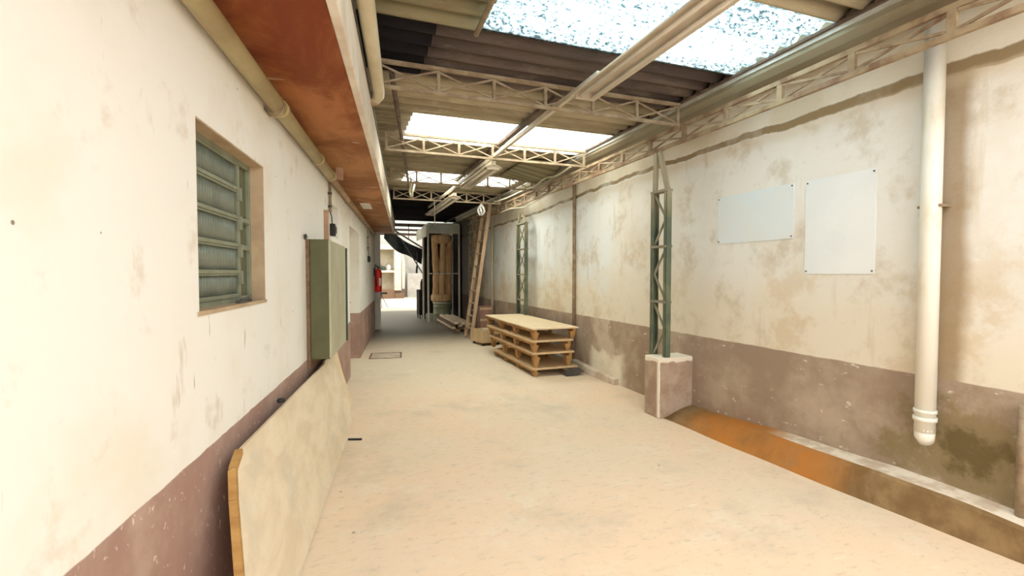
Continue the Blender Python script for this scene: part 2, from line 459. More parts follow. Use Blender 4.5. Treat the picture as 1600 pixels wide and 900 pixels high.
M['wire'] = simple('pale_hose', (.62,.58,.44), (.5,.45,.33), .5, bump=0)
M['white_cloth'] = simple('white_cotton_cord', (.8,.78,.74), (.66,.63,.58), .9, bump=.3)
M['block_wall'] = simple('white_painted_block_wall', (.50,.485,.44), (.40,.38,.33), .85, coord='world', scale=2)
M['back_tan'] = simple('dusty_tan_back_wall', (.52,.46,.34), (.4,.35,.25), .85, coord='world', scale=2)
M['dark_wall'] = simple('shade_and_machine_black', (.02,.016,.014), (.035,.028,.02), .9, coord='world', scale=2)  # holds the shade of the far recess in its colour; also the machine's black
M['tarp'] = simple('black_tarpaulin', (.012,.014,.016), (.03,.035,.04), .5, bump=.4)
M['door_paint'] = simple('pale_grey_door_paint', (.72,.71,.66), (.62,.6,.54), .6, coord='world', scale=2)
M['bracket'] = wood('pinkish_wood_block', (.52,.33,.22), (.42,.25,.16), (2,2,2))
M['interior'] = simple('dim_room_paint', (.35,.35,.30), (.28,.28,.22), .9, coord='world')
M['pier'] = None
def pier_mat():
    m = Mat('brown_painted_pier')
    z = m.xyz(2); x = m.xyz(0); y = m.xyz(1)
    c = m.mix(m.step(m.noise(5, 6, .65), .38, .66), (.36,.25,.18), (.47,.36,.27))
    cap = m.step(m.op('ADD', z, m.op('MULTIPLY', m.noise(11, 4), .06)), .60, .615)
    c = m.mix(cap, c, (.80,.72,.58))
    edge = m.op('MULTIPLY', m.step(m.op('ADD', x, m.op('MULTIPLY', m.op('SUBTRACT', m.noise(9, 4), .5), .02)), 3.045, 3.035), m.step(y, 4.0, 3.97))
    c = m.mix(edge, c, (.84,.76,.64))
    m.base(c, .85, spec=.2).bump(m.noise(15, 6, .7), .5, .01); return m.m
M['pier'] = pier_mat()

# ---------------------------------------------------------------- STRUCTURE
# floor
MB().grid(lambda u, v: (-6 + 14 * u, -5 + 41 * v, 0), 28, 60, smooth=True, thick=(0,0,-.2)).build('floor', M['floor'])
struct(bpy.data.objects['floor'])

# left wall with openings (built in its own frame: x = across, y = along)
holes = [(2.02, 2.89, 1.35, 2.10, 'window'), (5.28, 5.92, 1.91, 2.27, 'small'), (7.08, 8.57, 0.0, 2.19, 'door')]
def wall_with_holes(x0, x1, s0, s1, z1, holes):
    mb = MB()
    ss = sorted({s0, s1} | {h[0] for h in holes} | {h[1] for h in holes})
    zs = sorted({0.0, z1} | {h[2] for h in holes} | {h[3] for h in holes})
    for a, b in zip(ss, ss[1:]):
        run = None
        for c, d in zip(zs, zs[1:]):
            inside = any(h[0] <= a and b <= h[1] and h[2] <= c and d <= h[3] for h in holes)
            if inside:
                if run: mb.box(x0, x1, a, b, run[0], run[1]); run = None
            else: run = (run[0], d) if run else (c, d)
        if run: mb.box(x0, x1, a, b, run[0], run[1])
    return mb
struct(wall_with_holes(-1.03, -.775, -4.5, 12.8, 3.6, holes).build('wall_left', M['wall_left'], rz=-LA))
# rooms behind the openings
struct(MB().box(-3.2, -3.1, -4.5, 12.8, 0, 3.6).box(-3.2, -1.03, -4.6, -4.5, 0, 3.6).box(-3.2, -1.03, 12.7, 12.8, 0, 3.6)
       .box(-3.2, -1.03, 6.5, 6.6, 0, 3.6).build('wall_inner', M['interior'], rz=-LA))
struct(MB().box(-3.2, -.775, -4.5, 13.35, 3.45, 3.6).build('ceiling_inner', M['interior'], rz=-LA))
# projecting slab: soffit, fascia
sof = MB().box(-.775, -.30, -4.5, 13.35, 2.60, 2.66).build('trim_1', M['soffit'], rz=-LA); struct(sof)
fas = MB().box(-.30, -.255, -4.5, 13.35, 2.585, 2.89).box(-.775, -.30, -4.5, 13.35, 2.66, 2.89).build('trim_2', M['fascia'], rz=-LA, bevel=.006); struct(fas)
struct(MB().box(-.262, -.245, -4.5, 13.35, 2.885, 2.905).build('trim_3', M['dark_metal'], rz=-LA))

# right wall
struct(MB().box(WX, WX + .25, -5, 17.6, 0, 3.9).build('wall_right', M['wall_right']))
# kerb along the foot of the right wall: near run and far run
def kerb(st, name, mat, wob=.006):
    """st: list of (y, x of the foot, x of the top edge, height); a skirt of cement against the wall"""
    vs = []; N = 0
    for (y0, a0, b0, z0), (y1, a1, b1, z1) in zip(st, st[1:]):
        n = max(2, int(abs(y1 - y0) / .08))
        for i in range(n + (1 if (y1, a1, b1, z1) == st[-1] else 0)):
            u = i / n; y = y0 + (y1 - y0) * u
            a = a0 + (a1 - a0) * u + wob * math.sin(7 * y + 1); b = b0 + (b1 - b0) * u + wob * math.sin(9 * y)
            z = z0 + (z1 - z0) * u + wob * math.sin(5 * y)
            vs += [(a, y, -.02), (a + (b - a) * .75, y, z - .02), (b, y, z), (WX + .01, y, z + .012), (WX + .01, y, -.02)]; N += 1
    fs = []
    for i in range(N - 1):
        for k in range(5):
            k2 = (k + 1) % 5
            fs.append((i*5+k, i*5+k2, (i+1)*5+k2, (i+1)*5+k))
    fs.append((0,1,2,3,4)); fs.append(tuple((N-1)*5+k for k in range(5))[::-1])
    return struct(MB().add(vs, fs).build(name, mat))
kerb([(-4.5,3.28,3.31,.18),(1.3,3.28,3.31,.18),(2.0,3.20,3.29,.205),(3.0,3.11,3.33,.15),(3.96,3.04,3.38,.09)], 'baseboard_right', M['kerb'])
kerb([(5.35,3.37,3.38,.07),(6.5,3.35,3.37,.12),(10.5,3.35,3.37,.12)], 'baseboard_right_far', M['kerb_far'])
struct(MB().box(WX - .42, WX + .01, 3.95, 4.2, 0, .625).build('trim_4', M['pier'], bevel=.012))

# roof sheets: corrugations run across the passage, so the wave travels along Y
def sheet(y0, y1, x0, x1, z, name, mat, lap=0.0, nx=8):
    per = .177
    n = max(8, int((y1 - y0) / per * 10))
    def fn(u, v):
        y = y0 + (y1 - y0) * v
        return (x0 + (x1 - x0) * u, y, z + .030 * math.sin(2 * PI * y / per) + lap * v)
    return MB().grid(fn, nx, n, smooth=True, thick=(0, 0, .008)).build(name, mat)
XR = 3.17
for (a, b, x0, x1, mt, z) in [
        (1.20, 2.25, .9, XR, 'roof_tan', RZ), (1.2, 3.15, -.9, .9, 'roof_rust', RZ - .012), (3.13, 4.10, .62, XR, 'roof_dark', RZ + .004), (3.13, 4.10, -.7, .62, 'roof_black', RZ + .004),
        (4.05, 5.05, -.7, XR, 'roof_tan', RZ), (5.05, 6.0, -.7, .70, 'roof_mid', RZ), (5.98, 7.82, -.6, XR, 'roof_mid', RZ + .004),
        (7.8, 8.8, -.5, 1.0, 'roof_mid', RZ), (7.8, 8.8, 3.02, XR, 'roof_mid', RZ), (8.78, 9.75, -.4, XR, 'roof_mid', RZ + .004), (9.7, 15.3, -.5, 3.6, 'roof_black', RZ),
        (16.2, 17.2, -1.5, 3.6, 'roof_dark', RZ), (18.1, 19.0, -1.5, 3.6, 'roof_dark', RZ), (20.0, 21.2, -1.5, 5.5, 'roof_dark', RZ)]:
    struct(sheet(a, b, x0, x1, z, 'ceiling', M[mt]))
k = 4
for (a, b, x0, x1, mt) in [(2.25, 3.15, .9, XR, 'sky_speck'), (5.05, 6.0, .70, XR, 'sky_clean'), (7.8, 8.8, 1.0, 3.02, 'sky_clean'),
        (15.3, 16.2, -1.5, 3.6, 'sky_clean'), (17.2, 18.1, -1.5, 3.6, 'sky_clean'), (19.0, 20.0, -1.5, 3.6, 'sky_clean')]:
    struct(sheet(a, b, x0, x1, RZ + .002, 'window_%d' % k, M[mt])); k += 1
# dark flashing at the roof's right edge
struct(MB().box(3.12, 3.19, 1.2, 15.3, 3.165, 3.185).build('trim_5', M['purlin']))

# far end: wall coloured dark for the shaded recess beside the dust collector, bright yard and block wall behind
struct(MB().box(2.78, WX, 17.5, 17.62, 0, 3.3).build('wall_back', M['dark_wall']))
struct(MB().box(-6, 8, 30.0, 30.2, 0, 5.2).build('wall_far', M['block_wall']))
struct(MB().box(-6, .9, 12.85, 13.0, 0, 3.6).box(-6, -5.8, 13.0, 30, 0, 5.2).build('wall_yard', M['block_wall']))
struct(MB().box(7.8, 8, 17.6, 30, 0, 5.2).build('wall_yard_right', M['block_wall']))

# door and small window in the left wall
def LO(mb, name, mat, parent=None, **k): return mb.build(name, mat, parent, rz=-LA if parent is None else 0, **k)
dr = bpy.data.objects.new('door_1', None); C.objects.link(dr); dr.location = LF(-.99, 7.83, 0); dr.rotation_euler = (0,0,-LA); struct(dr)
MB().box(-.02, .02, -.70, .70, .01, 2.13).build('door_leaf', M['door_paint'], dr)
MB().box(-.03, .04, -.75, -.70, 0, 2.19).box(-.03, .04, .70, .75, 0, 2.19).box(-.03, .04, -.70, .70, 2.13, 2.19).build('door_frame', M['frame_white'], dr)
MB().tube([(.02,.58,1.0),(.07,.58,1.0)], .012, 8).tube([(.07,.58,1.0),(.075,.46,1.0)], .011, 8).build('handle', M['black'], dr)
w3 = bpy.data.objects.new('window_2', None); C.objects.link(w3); w3.location = LF(-.95, 5.6, 1.91); w3.rotation_euler = (0,0,-LA); struct(w3)
MB().box(-.01, .01, -.32, .32, 0, .03).box(-.01, .01, -.32, .32, .33, .36).box(-.01, .01, -.32, -.29, .03, .33).box(-.01, .01, .29, .32, .03, .33).build('frame', M['win_metal'], w3)
MB().box(-.004, .004, -.29, .29, .03, .33).build('pane', M['door_paint'], w3)

# main window: steel frame, five tilting sashes of ribbed glass beside a fixed bay
wz0, ws0, ws1, wt = 1.35, 2.02, 2.89, -.853
w1 = bpy.data.objects.new('window_1', None); C.objects.link(w1); w1.location = LF(wt, 2.455, wz0); w1.rotation_euler = (0,0,-LA); struct(w1)
hw = (ws1 - ws0) / 2; HT = .745
fm = MB()
fm.box(-.03, .012, -hw, hw, 0, .03).box(-.03, .012, -hw, hw, HT - .028, HT)
fm.box(-.03, .012, -hw, -hw + .025, .03, HT - .028).box(-.03, .012, hw - .028, hw, .03, HT - .028)
fm.build('frame', M['win_metal'], w1, bevel=.002)
mx = 2.685 - 2.455
MB().box(-.03, .016, mx - .014, mx + .014, .03, HT - .028).build('mullion', M['win_metal'], w1, bevel=.002)
zc = [.03, .150, .287, .430, .578, HT - .028]
for i in range(5):
    a, b = zc[i], zc[i+1]
    sash = MB().box(-.012, .020, -hw + .025, mx - .014, a - .002, a + .016).box(-.012, .014, -hw + .025, mx - .014, b - .012, b - .002)
    so = sash.build('sash', M['win_metal'], w1, bevel=.002)
    y0, y1 = -hw + .025, mx - .014
    g = MB().grid(lambda u, v, a=a, b=b, y0=y0, y1=y1: (.002 + .0050 * math.sin(u * 2 * PI * 22), y0 + (y1 - y0) * u, a + .014 + (b - a - .024) * v), 240, 1, smooth=True, thick=(-.004, 0, 0))
    g.build('pane', M['ribbed'], so)
    if i: MB().box(.012, .034, mx - .022, mx - .006, a - .055, a + .012).build('latch_arm', M['win_metal'], so, bevel=.002)
fx = [.03, .287, .430, HT - .028]
for i in range(3):
    MB().box(-.012, -.006, mx + .014, hw - .028, fx[i], fx[i+1]).build('fixed_pane', M['flat_glass'], w1)
for zz in (.287, .430):
    MB().box(-.012, .022, mx + .014, mx + .15, zz - .012, zz + .012).build('glazing_bar', M['win_metal'], w1, bevel=.002)
# plaster lining of the opening
struct(MB().box(-.86, -.774, 2.884, 2.892, 1.35, 2.10).box(-.86, -.774, 2.02, 2.89, 2.093, 2.101).box(-.9, -.770, 2.0, 2.91, 1.335, 1.352).build('trim_6', M['reveal'], rz=-LA))

# ---------------------------------------------------------------- roof steel
def truss(y, xl, label, zb=2.96, zt=3.15, xr=3.12, skew=0.0):
    o = thing('roof_truss', label, 'truss', ((xl + xr) / 2, y, zb), math.atan2(skew, xr - xl), 'light steel trusses across the passage')
    h = (xr - xl) / 2; H = zt - zb
    MB().box(-h, h, -.014, .014, -.013, .013).build('bottom_chord', M['truss'], o)
    MB().box(-h, h, -.018, .018, H - .008, H + .018).build('top_chord', M['truss'], o)
    n = 6
    xs = [-h + .02 + (2 * h - .04) * i / n for i in range(n + 1)]
    for i, x in enumerate(xs):
        MB().box(x - .013, x + .013, -.012, .012, .015, H - .012).build('upright', M['truss'], o)
        if i < n:
            a, b = x + .013, xs[i+1] - .013
            MB().bar((a, .006, H - .02), (b, .006, .02), .015, .010, up=(0,1,0)).bar((a, -.006, .02), (b, -.006, H - .02), .015, .010, up=(0,1,0)).build('cross_brace', M['truss'], o)
    return o
truss(3.80, .24, 'nearest roof truss, tan steel, crossing just beyond the first skylight')
truss(5.70, .46, 'second roof truss from the front, pale steel against the middle skylight')
truss(7.62, .69, 'roof truss silhouetted against the third, narrow skylight')
truss(9.35, .90, 'farthest roof truss, in front of the black roof section')

# lattice girder along the right wall
g = thing('lattice_girder', 'long tan lattice girder running above the right wall on green columns', 'girder', (3.15, 5.0, 2.805))
MB().box(-.016, .016, -8, 7.2, -.018, .018).build('bottom_chord', M['truss_rust'], g)
MB().box(-.016, .016, -8, 7.2, .134, .168).build('top_chord', M['truss_rust'], g)
ys = [1.62 + .535 * i - 5 for i in range(-3, 20)]
for i, yv in enumerate(ys):
    MB().box(-.014, .014, yv - .022, yv + .022, .018, .134).build('upright', M['truss_rust'], g)
    if i + 1 < len(ys):
        a, b = yv + .025, ys[i+1] - .025
        MB().bar((.006, a, .125), (.006, b, .027), .018, .010, up=(1,0,0)).bar((-.006, a, .027), (-.006, b, .125), .018, .010, up=(1,0,0)).build('cross_brace', M['truss_rust'], g)

def lattice_column(x, y, z0, z1, zt, w, label, xxbrace=False, apex=0.06, cm='column'):
    o = thing('lattice_column', label, 'column', (x, y, z0), 0, 'lattice columns along the right wall')
    H = zt - z0; T = z1 - z0; h = w / 2
    for s in (1, -1):
        sx = .07 if s == 1 else .06
        ch = MB().box(-sx/2, sx/2, s * h - .006, s * h + .006, 0, H).box(-sx/2, -sx/2 + .006, min(s*h, s*h - s*.045), max(s*h, s*h - s*.045), 0, H).box(sx/2 - .006, sx/2, min(s*h, s*h - s*.045), max(s*h, s*h - s*.045), 0, H)
        yt = apex + s * .028
        ch.bar((0, s * (h - .02), H), (0, yt, T), .05, .034, up=(1,0,0))
        ch.build('channel', M[cm], o)
    nb = max(3, int(round(H / .52)))
    zs = [H * i / nb for i in range(nb + 1)]
    for i in range(nb):
        MB().box(-.045, .045, -h, h, zs[i+1] - .012, zs[i+1] + .012).build('tie_bar', M['column_lace'], o)
        a, b = (-h + .03, h - .03) if i % 2 else (h - .03, -h + .03)
        mid = (zs[i] + zs[i+1]) / 2
        l = MB()
        if xxbrace:
            l.bar((.01, -h + .03, zs[i] + .02), (.01, h - .03, zs[i+1] - .02), .012, .02, up=(1,0,0)).bar((-.01, h - .03, zs[i] + .02), (-.01, -h + .03, zs[i+1] - .02), .012, .02, up=(1,0,0))
        else:
            l.bar((-.01, a, zs[i] + .02), (-.01, b, mid), .014, .022, up=(1,0,0)).bar((-.01, b, mid), (-.01, a, zs[i+1] - .02), .014, .022, up=(1,0,0))
        l.build('lacing', M['column_lace'], o)
    return o
lattice_column(3.15, 4.10, .62, 2.783, 2.36, .25, 'nearest green lattice column, standing on the brown pier')
lattice_column(3.25, 8.45, .0, 2.70, 2.46, .46, 'green lattice column beyond the pallets, with crossed lacing', True)
lattice_column(3.20, 12.0, .0, 2.90, 2.60, .50, 'farthest lattice column, dusty, behind the wooden ladder', True, cm='truss')

# purlin and roof rail along the left
def bentpipe(name, pts, r, mat, label, cat, n=10, group=None):
    p0 = Vector(pts[0]); 
    o = MB().tube([Vector(p) - p0 for p in pts], r, n).build(name, mat, loc=p0)
    return meta(o, label, cat, group)
bentpipe('purlin', [(.37,3.86,3.10),(.79,6.55,3.10),(1.21,9.25,3.10)], .022, M['purlin'], 'dark brown pipe purlin under the left part of the roof', 'beam')
bentpipe('short_purlin', [(.80,1.3,3.12),(.857,3.10,3.12)], .018, M['truss'], 'short pale purlin beside the left edge of the first skylight', 'beam')

# gutter under the roof's right edge
def gutter():
    prof = [(3.16,3.30),(3.16,3.10),(3.20,3.055),(3.33,3.05),(3.40,3.10),(3.41,3.30),(3.40,3.30),(3.39,3.105),(3.325,3.06),(3.205,3.065),(3.17,3.105),(3.17,3.30)]
    mb = MB().prism([(x, 0, z) for x, z in prof], (0, 12.6, 0))
    o = thing('roof_gutter', 'long sheet metal gutter between the roof edge and the right wall', 'gutter', (0, 1.2, 0))
    mb.build('trough', M['gutter'], o)
    MB().box(3.145, 3.162, 0, 12.6, 3.135, 3.165).build('lip', M['gutter_lip'], o)
    return o
gutter()
bentpipe('pvc_downpipe', [(3.37,1.815,.52),(3.37,1.815,3.04)], .052, M['pvc'], 'thick white plastic downpipe on the right wall', 'pipe', 20)
pv = bpy.data.objects['pvc_downpipe']
MB().tube([(0,0,.07),(0,0,.095)], .060, 20).tube([(0,0,.12),(0,0,.14)], .058, 20).build('socket_ring', M['pvc'], pv)
MB().tube([(0,0,.02),(0,0,-.03),(.02,0,-.06)], [.052,.05,.042], 16).build('elbow', M['pvc'], pv)
MB().box(-.02, .08, -.062, .062, 1.38, 1.395).build('clamp', M['pipe_rust'], pv)
bentpipe('wall_conduit', [(3.42,6.60,.14),(3.42,6.60,2.95)], .026, M['pipe_rust'], 'thin rusty pipe on the right wall, just right of the pallets', 'pipe')
bentpipe('thin_downpipe', [(3.41,10.9,.25),(3.41,10.9,2.75)], .034, M['pipe_grey'], 'pale thin pipe on the right wall, just right of the ladder', 'pipe')
bentpipe('stub_post', [(3.40,1.385,.20),(3.40,1.385,.79)], .024, M['pipe_rust'], 'short rusty post standing on the kerb at the right edge', 'pipe')

# fluorescent fittings on their rail
def fitting(y0, y1, x, z, label):
    L = y1 - y0
    o = thing('fluorescent_fitting', label, 'light fitting', (x, y0, z), 0, 'fluorescent fittings under the roof')
    prof = [(-.115,-.035),(-.03,.0),(-.03,.045),(.03,.045),(.03,.0),(.115,-.035),(.113,-.040),(.025,-.008),(-.025,-.008),(-.113,-.040)]
    MB().prism([(a, 0, b) for a, b in prof], (0, L, 0)).build('reflector', M['light_metal'], o)
    for s in (-1, 1):
        MB().tube([(s*.055, .05, -.045),(s*.055, L - .05, -.045)], .014, 12).build('tube', M['tube_glass'], o)
    for yy in (.02, L - .05):
        MB().box(-.085, .085, yy, yy + .03, -.06, -.01).build('lamp_holder', M['light_metal'], o)
    return o
fitting(.75, 3.33, 1.80, 2.93, 'large fluorescent fitting nearest the viewer, under the first skylight')
fitting(5.75, 7.25, 1.82, 2.90, 'middle fluorescent fitting, behind the second truss')
fitting(8.25, 10.9, 1.88, 2.90, 'farthest fluorescent fitting, against the black roof')
o = meta(MB().box(-.018, .018, -2.2, 5.3, -.02, .02).build('lighting_rail', M['light_metal'], loc=(1.81, 5.3, 2.995)), 'thin metal rail carrying the fluorescent fittings through the trusses', 'rail')
o = meta(MB().box(-.03, .03, 0, 4.2, -.03, .01).build('roof_batten', M['purlin'], loc=(1.90, 4.0, 3.17)), 'dark batten under the roof sheets beside the lighting rail', 'beam')

# ---------------------------------------------------------------- left wall fittings
o = thing('eaves_pipe', 'thick olive pipe running below the red soffit on the left wall', 'pipe', LF(-.715, 0, 2.475), -LA)
MB().tube([(0,-4,0),(0,5.0,0)], .046, 16).build('tube', M['pipe_olive'], o)
for s in (3.0, 4.25, 4.95):
    MB().tube([(0,s,0),(0,s+.05,0)], .054, 16).build('collar', M['pipe_olive'], o)
MB().tube([(-.06,2.93,-.03),(-.03,2.93,-.075),(.03,2.93,-.06),(.05,2.93,0)], .008, 6).build('wire_tie', M['pipe_rust'], o)
o = thing('lower_conduit', 'thinner dusty pipe continuing under the far part of the soffit', 'pipe', LF(-.725, 5.02, 2.47), -LA)
MB().tube([(0,.03,0),(0,7.0,0)], .032, 12).build('tube', M['pipe_brown'], o)
for s in (1.6, 3.4, 5.1):
    MB().tube([(0,s,0),(0,s+.05,0)], .040, 12).build('collar', M['pipe_brown'], o)
o = meta(MB().box(-.035, .035, -.03, .03, -.07, .055).build('wood_bracket', M['bracket'], loc=LF(-.655, 5.16, 2.545), rz=-LA, bevel=.003), 'small wooden block wedged between pipe joint and soffit', 'block')

def wall_switch(s, z0, ztop, label1, label2, small=False):
    o = thing('switch_conduit', label1, 'conduit', LF(-.775, s, z0), -LA)
    r = .011 if small else .014
    MB().tube([(.02,0,0),(.02,0,ztop - z0)], r, 8).build('tube', M['pipe_rust'], o)
    for zz in (.05, (ztop - z0) * .6):
        MB().box(0, .036, -.025, .025, zz, zz + .02).build('clip', M['dark_metal'], o)
    MB().tube([(.02,0,0),(.03,.03,-.05),(.02,.10,-.07),(.02,.12,-.11)], .006, 6).build('cable', M['black'], o)
    o2 = thing('switch_box', label2, 'switch', LF(-.775, s + .12, z0 - .24), -LA)
    MB().box(0, .05, -.05, .05, 0, .13).build('box', M['black'], o2, bevel=.006)
    MB().box(.05, .062, -.03, .03, .03, .10).build('rocker', M['dark_metal'], o2, bevel=.003)
wall_switch(5.20, 2.14, 2.45, 'thin vertical conduit above the green cabinet', 'black switch box above the green cabinet')
wall_switch(10.35, 1.98, 2.44, 'thin vertical conduit near the far end of the left wall', 'black switch box near the far end of the left wall', True)
meta(MB().box(-.01, .03, -.025, .025, 0, .34).build('wood_batten', M['bracket'], loc=LF(-.765, 4.93, 1.785), rz=-LA), 'pinkish upright wood strip rising behind the green cabinet', 'batten')
meta(MB().box(-.075, .075, -.30, .30, -.012, 0).build('soffit_plate', M['label_white'], loc=LF(-.60, 7.96, 2.60), rz=-LA), 'white square plate set in the red soffit', 'plate')
meta(MB().box(-.008, .012, -.10, .08, 0, .012).tube([(0,-.05,.012),(.004,.06,.02)], .008, 6).build('window_catch', M['dark_metal'], loc=LF(-.80, 2.62, 1.352), rz=-LA), 'small loose metal catch lying on the window sill', 'catch')

# electric cabinet
cb = thing('electric_cabinet', 'olive green steel electric cabinet fixed to the left wall', 'cabinet', LF(-.775, 4.02, .80), -LA)
MB().box(.03, .172, 0, .98, 0, .975).build('body', M['cab_green'], cb, bevel=.004)
MB().box(.172, .190, -.006, .955, .008, .968).build('door', M['cab_front'], cb, bevel=.004)
MB().box(.172, .205, .958, .985, .015, .955).build('hinge_strip', M['cab_dark'], cb)
MB().box(0, .028, -.006, .99, -.07, .975).build('back_board', M['lumber_dark'], cb)
MB().tube([(.0,-.02,.985),(.02,-.10,1.0),(.03,-.12,.985),(.02,-.13,.965)], .010, 8).build('cable_stub', M['dark_metal'], cb)
# downpipe on the fascia
o = thing('fascia_downpipe', 'fat beige pipe lying along the outer edge of the soffit slab', 'pipe', LF(-.19, 0, 2.93), -LA)
MB().tube([(0,-2,0),(0,3.80,0),(-.005,3.89,-.012),(-.03,3.94,-.022),(-.07,3.95,-.025)], .048, 18).build('tube', M['pipe_grey'], o)
MB().tube([(-.02,3.95,-.023),(-.12,3.95,-.025)], .054, 18).build('socket', M['pipe_brown'], o)

# ---------------------------------------------------------------- leaning boards
def lean_board(poly, base_t, top_t, H, thick, name, label, mat, edge=None):
    """poly of (s, up) on a panel leaning from t=base_t at the floor to t=top_t"""
    ang = math.atan2(base_t - top_t, H)
    def P(s, u, off=0): return Vector((base_t - u * math.sin(ang) + off * math.cos(ang), s, u * math.cos(ang) + off * math.sin(ang)))
    s0 = poly[0][0]
    base = P(s0, 0)
    pts = [P(s, u) - base for s, u in poly]
    n = P(0, 0, 1) - P(0, 0, 0)
    o = thing(name, label, 'board', LF(base.x, base.y, .004), -LA)
    MB().prism([p for p in pts], n * thick).build('panel', mat, o)
    return o, P, base, n
# front board
o, P, base, n = lean_board([(1.78,0),(4.93,0),(4.97,.30),(4.80,.72),(4.40,.735),(4.36,.715),(2.22,.745),(2.10,.705),(2.03,.60),(1.86,.30)], -.535, -.72, .72, .020, 'plywood_board', 'large weathered plywood board leaning on the left wall, nearest', M['board'])
e = MB()
for (s, u), (s2, u2) in zip([(1.79,.02),(1.87,.30),(2.04,.60),(2.11,.70)], [(1.87,.30),(2.04,.60),(2.11,.70),(2.22,.74)]):
    e.bar(P(s, u, .010) - base, P(s2, u2, .010) - base, .026, .030, up=(1,0,0))
e.build('splintered_edge', M['board_edge'], o)
# board behind it
o2, P2, base2, n2 = lean_board([(4.2,0),(5.55,0),(5.35,.40),(5.28,.68),(4.3,.69)], -.60, -.745, .72, .014, 'plywood_offcut', 'second pale board leaning behind the large one, under the cabinet', M['pallet_sheet'])
meta(MB().box(-.009, .009, -.06, .06, 0, .014).build('iron_stick', M['black'], loc=(.072, 4.37, 0), rz=math.radians(-108)), 'short black rod lying on the floor beside the leaning board', 'rod')
meta(MB().lathe([(0,0),(.022,0),(.024,.01),(.018,.02),(0,.022)], 12).build('bottle_cap', M['black'], loc=LF(-.715, 2.95, .742)), 'small black knob on the upper edge of the leaning board', 'knob')

o = thing('floor_hatch', 'flat concrete inspection cover with dark edges set in the far floor', 'floor cover', (.38, 8.45, 0), -LA)
MB().box(0, .56, 0, .03, .001, .006).box(0, .56, .57, .60, .001, .006).box(0, .03, .03, .57, .001, .006).box(.53, .56, .03, .57, .001, .006).build('rim', M['lumber_dark'], o)
MB().box(.03, .53, .03, .57, .001, .004).build('lid', M['kerb_far'], o)
# ---------------------------------------------------------------- pallets
def pallet(x0, y0, w, l, z0, hleg, label, deckmat, dt=.026, blue=False, rz=0):
    o = thing('pallet', label, 'pallet', (x0, y0, z0), rz, 'low wooden pallets in the stack')
    MB().box(0, w, 0, l, hleg, hleg + dt).build('deck', deckmat, o, bevel=.002)
    for x in (.03, w - .08):
        MB().box(x, x + .05, .02, l - .02, hleg - .045, hleg).build('bearer', M['pallet_leg'], o)
    ysn = [.03, l * .34, l * .64, l - .13]
    for x in (.02, w - .12):
        for yy in ysn:
            b = .10
            v = [(x+.025, yy+.02, .0),(x+b-.03, yy+.02, .0),(x+b-.03, yy+b-.02, .0),(x+.025, yy+b-.02, .0),
                 (x, yy, hleg-.045),(x+b, yy, hleg-.045),(x+b, yy+b, hleg-.045),(x, yy+b, hleg-.045)]
            MB().add(v, [(0,3,2,1),(4,5,6,7),(0,1,5,4),(1,2,6,5),(2,3,7,6),(3,0,4,7)]).build('leg', M['pallet_leg'], o)
    return o
pallet(2.53, 6.15, .73, 1.95, 0.0, .100, 'bottom pallet of the stack, resting on the floor', M['pallet_top'])
pallet(2.54, 6.15, .66, 2.18, .127, .197, 'second pallet from the bottom of the stack', M['pallet_top'])
pallet(2.52, 6.15, .66, 2.26, .351, .150, 'third pallet from the bottom, just below the topmost', M['pallet_top'])
pallet(2.53, 6.16, .74, 2.38, .528, .155, 'topmost pallet with a smooth pale plywood deck', M['pallet_sheet'], .020)
# black plastic block under the bottom pallet's corner
meta(MB().prism([(0,0,0),(.16,0,.0),(.30,0,.055),(.26,0,.09),(0,0,.09)], (0,.12,0)).build('plastic_wedge', M['dark_metal'], loc=(3.01, 6.03, 0.002)), 'dark plastic wedge at the near right corner of the pallet stack', 'wedge')

# cart with a pale crate behind the pallets
ct = thing('crate_cart', 'low pale wooden crate on casters just left of the pallets', 'crate', (2.70, 9.15, 0), .2)
MB().box(-.05, .40, 0, .55, .06, .09).build('base', M['carton'], ct)
MB().box(-.05, .40, 0, .02, .09, .31).box(-.05, .40, .53, .55, .09, .31).box(-.05, -.03, .02, .53, .09, .31).box(.38, .40, .02, .53, .09, .31).build('box_side', M['carton'], ct, bevel=.003)
for x in (.0, .34):
    for y in (.05, .48):
        MB().tube([(x - .014, y, .032),(x + .014, y, .032)], .031, 14).build('caster', M['black'], ct)
for k_ in range(3):
    meta(MB().box(-.20, .20, -.04, .04, 0, .022).build('slat', M['lumber'], loc=(2.88 + .01 * k_, 9.27 + .11 * k_, .312), rz=.2 + .08 * (k_ - 1)), ['front loose slat on the crate', 'middle loose slat on the crate', 'rear loose slat on the crate'][k_] + ' left of the pallets', 'slat', 'slats on the crate')

# ---------------------------------------------------------------- ladder
ld = thing('wooden_ladder', 'tall brown wooden ladder leaning on the girder', 'ladder', (2.67, 10.40, 0))
topx, topz = 3.080 - 2.67, 2.98
def rail(y0, y1): return MB().bar((0, y0, .004), (topx + .012, y1, topz + .08), .030, .075, up=(1,0,0))
rail(-.26, -.36 + .0).build('side_rail', M['ladder'], ld)
rail(.26, .16).build('side_rail', M['ladder'], ld)
for i in range(10):
    u = .08 + .096 * i
    x = topx * u; z = topz * u
    MB().box(x - .03, x + .03, -.27 - .10 * u, .27 - .10 * u, z - .012, z + .012).build('rung', M['ladder'], ld)

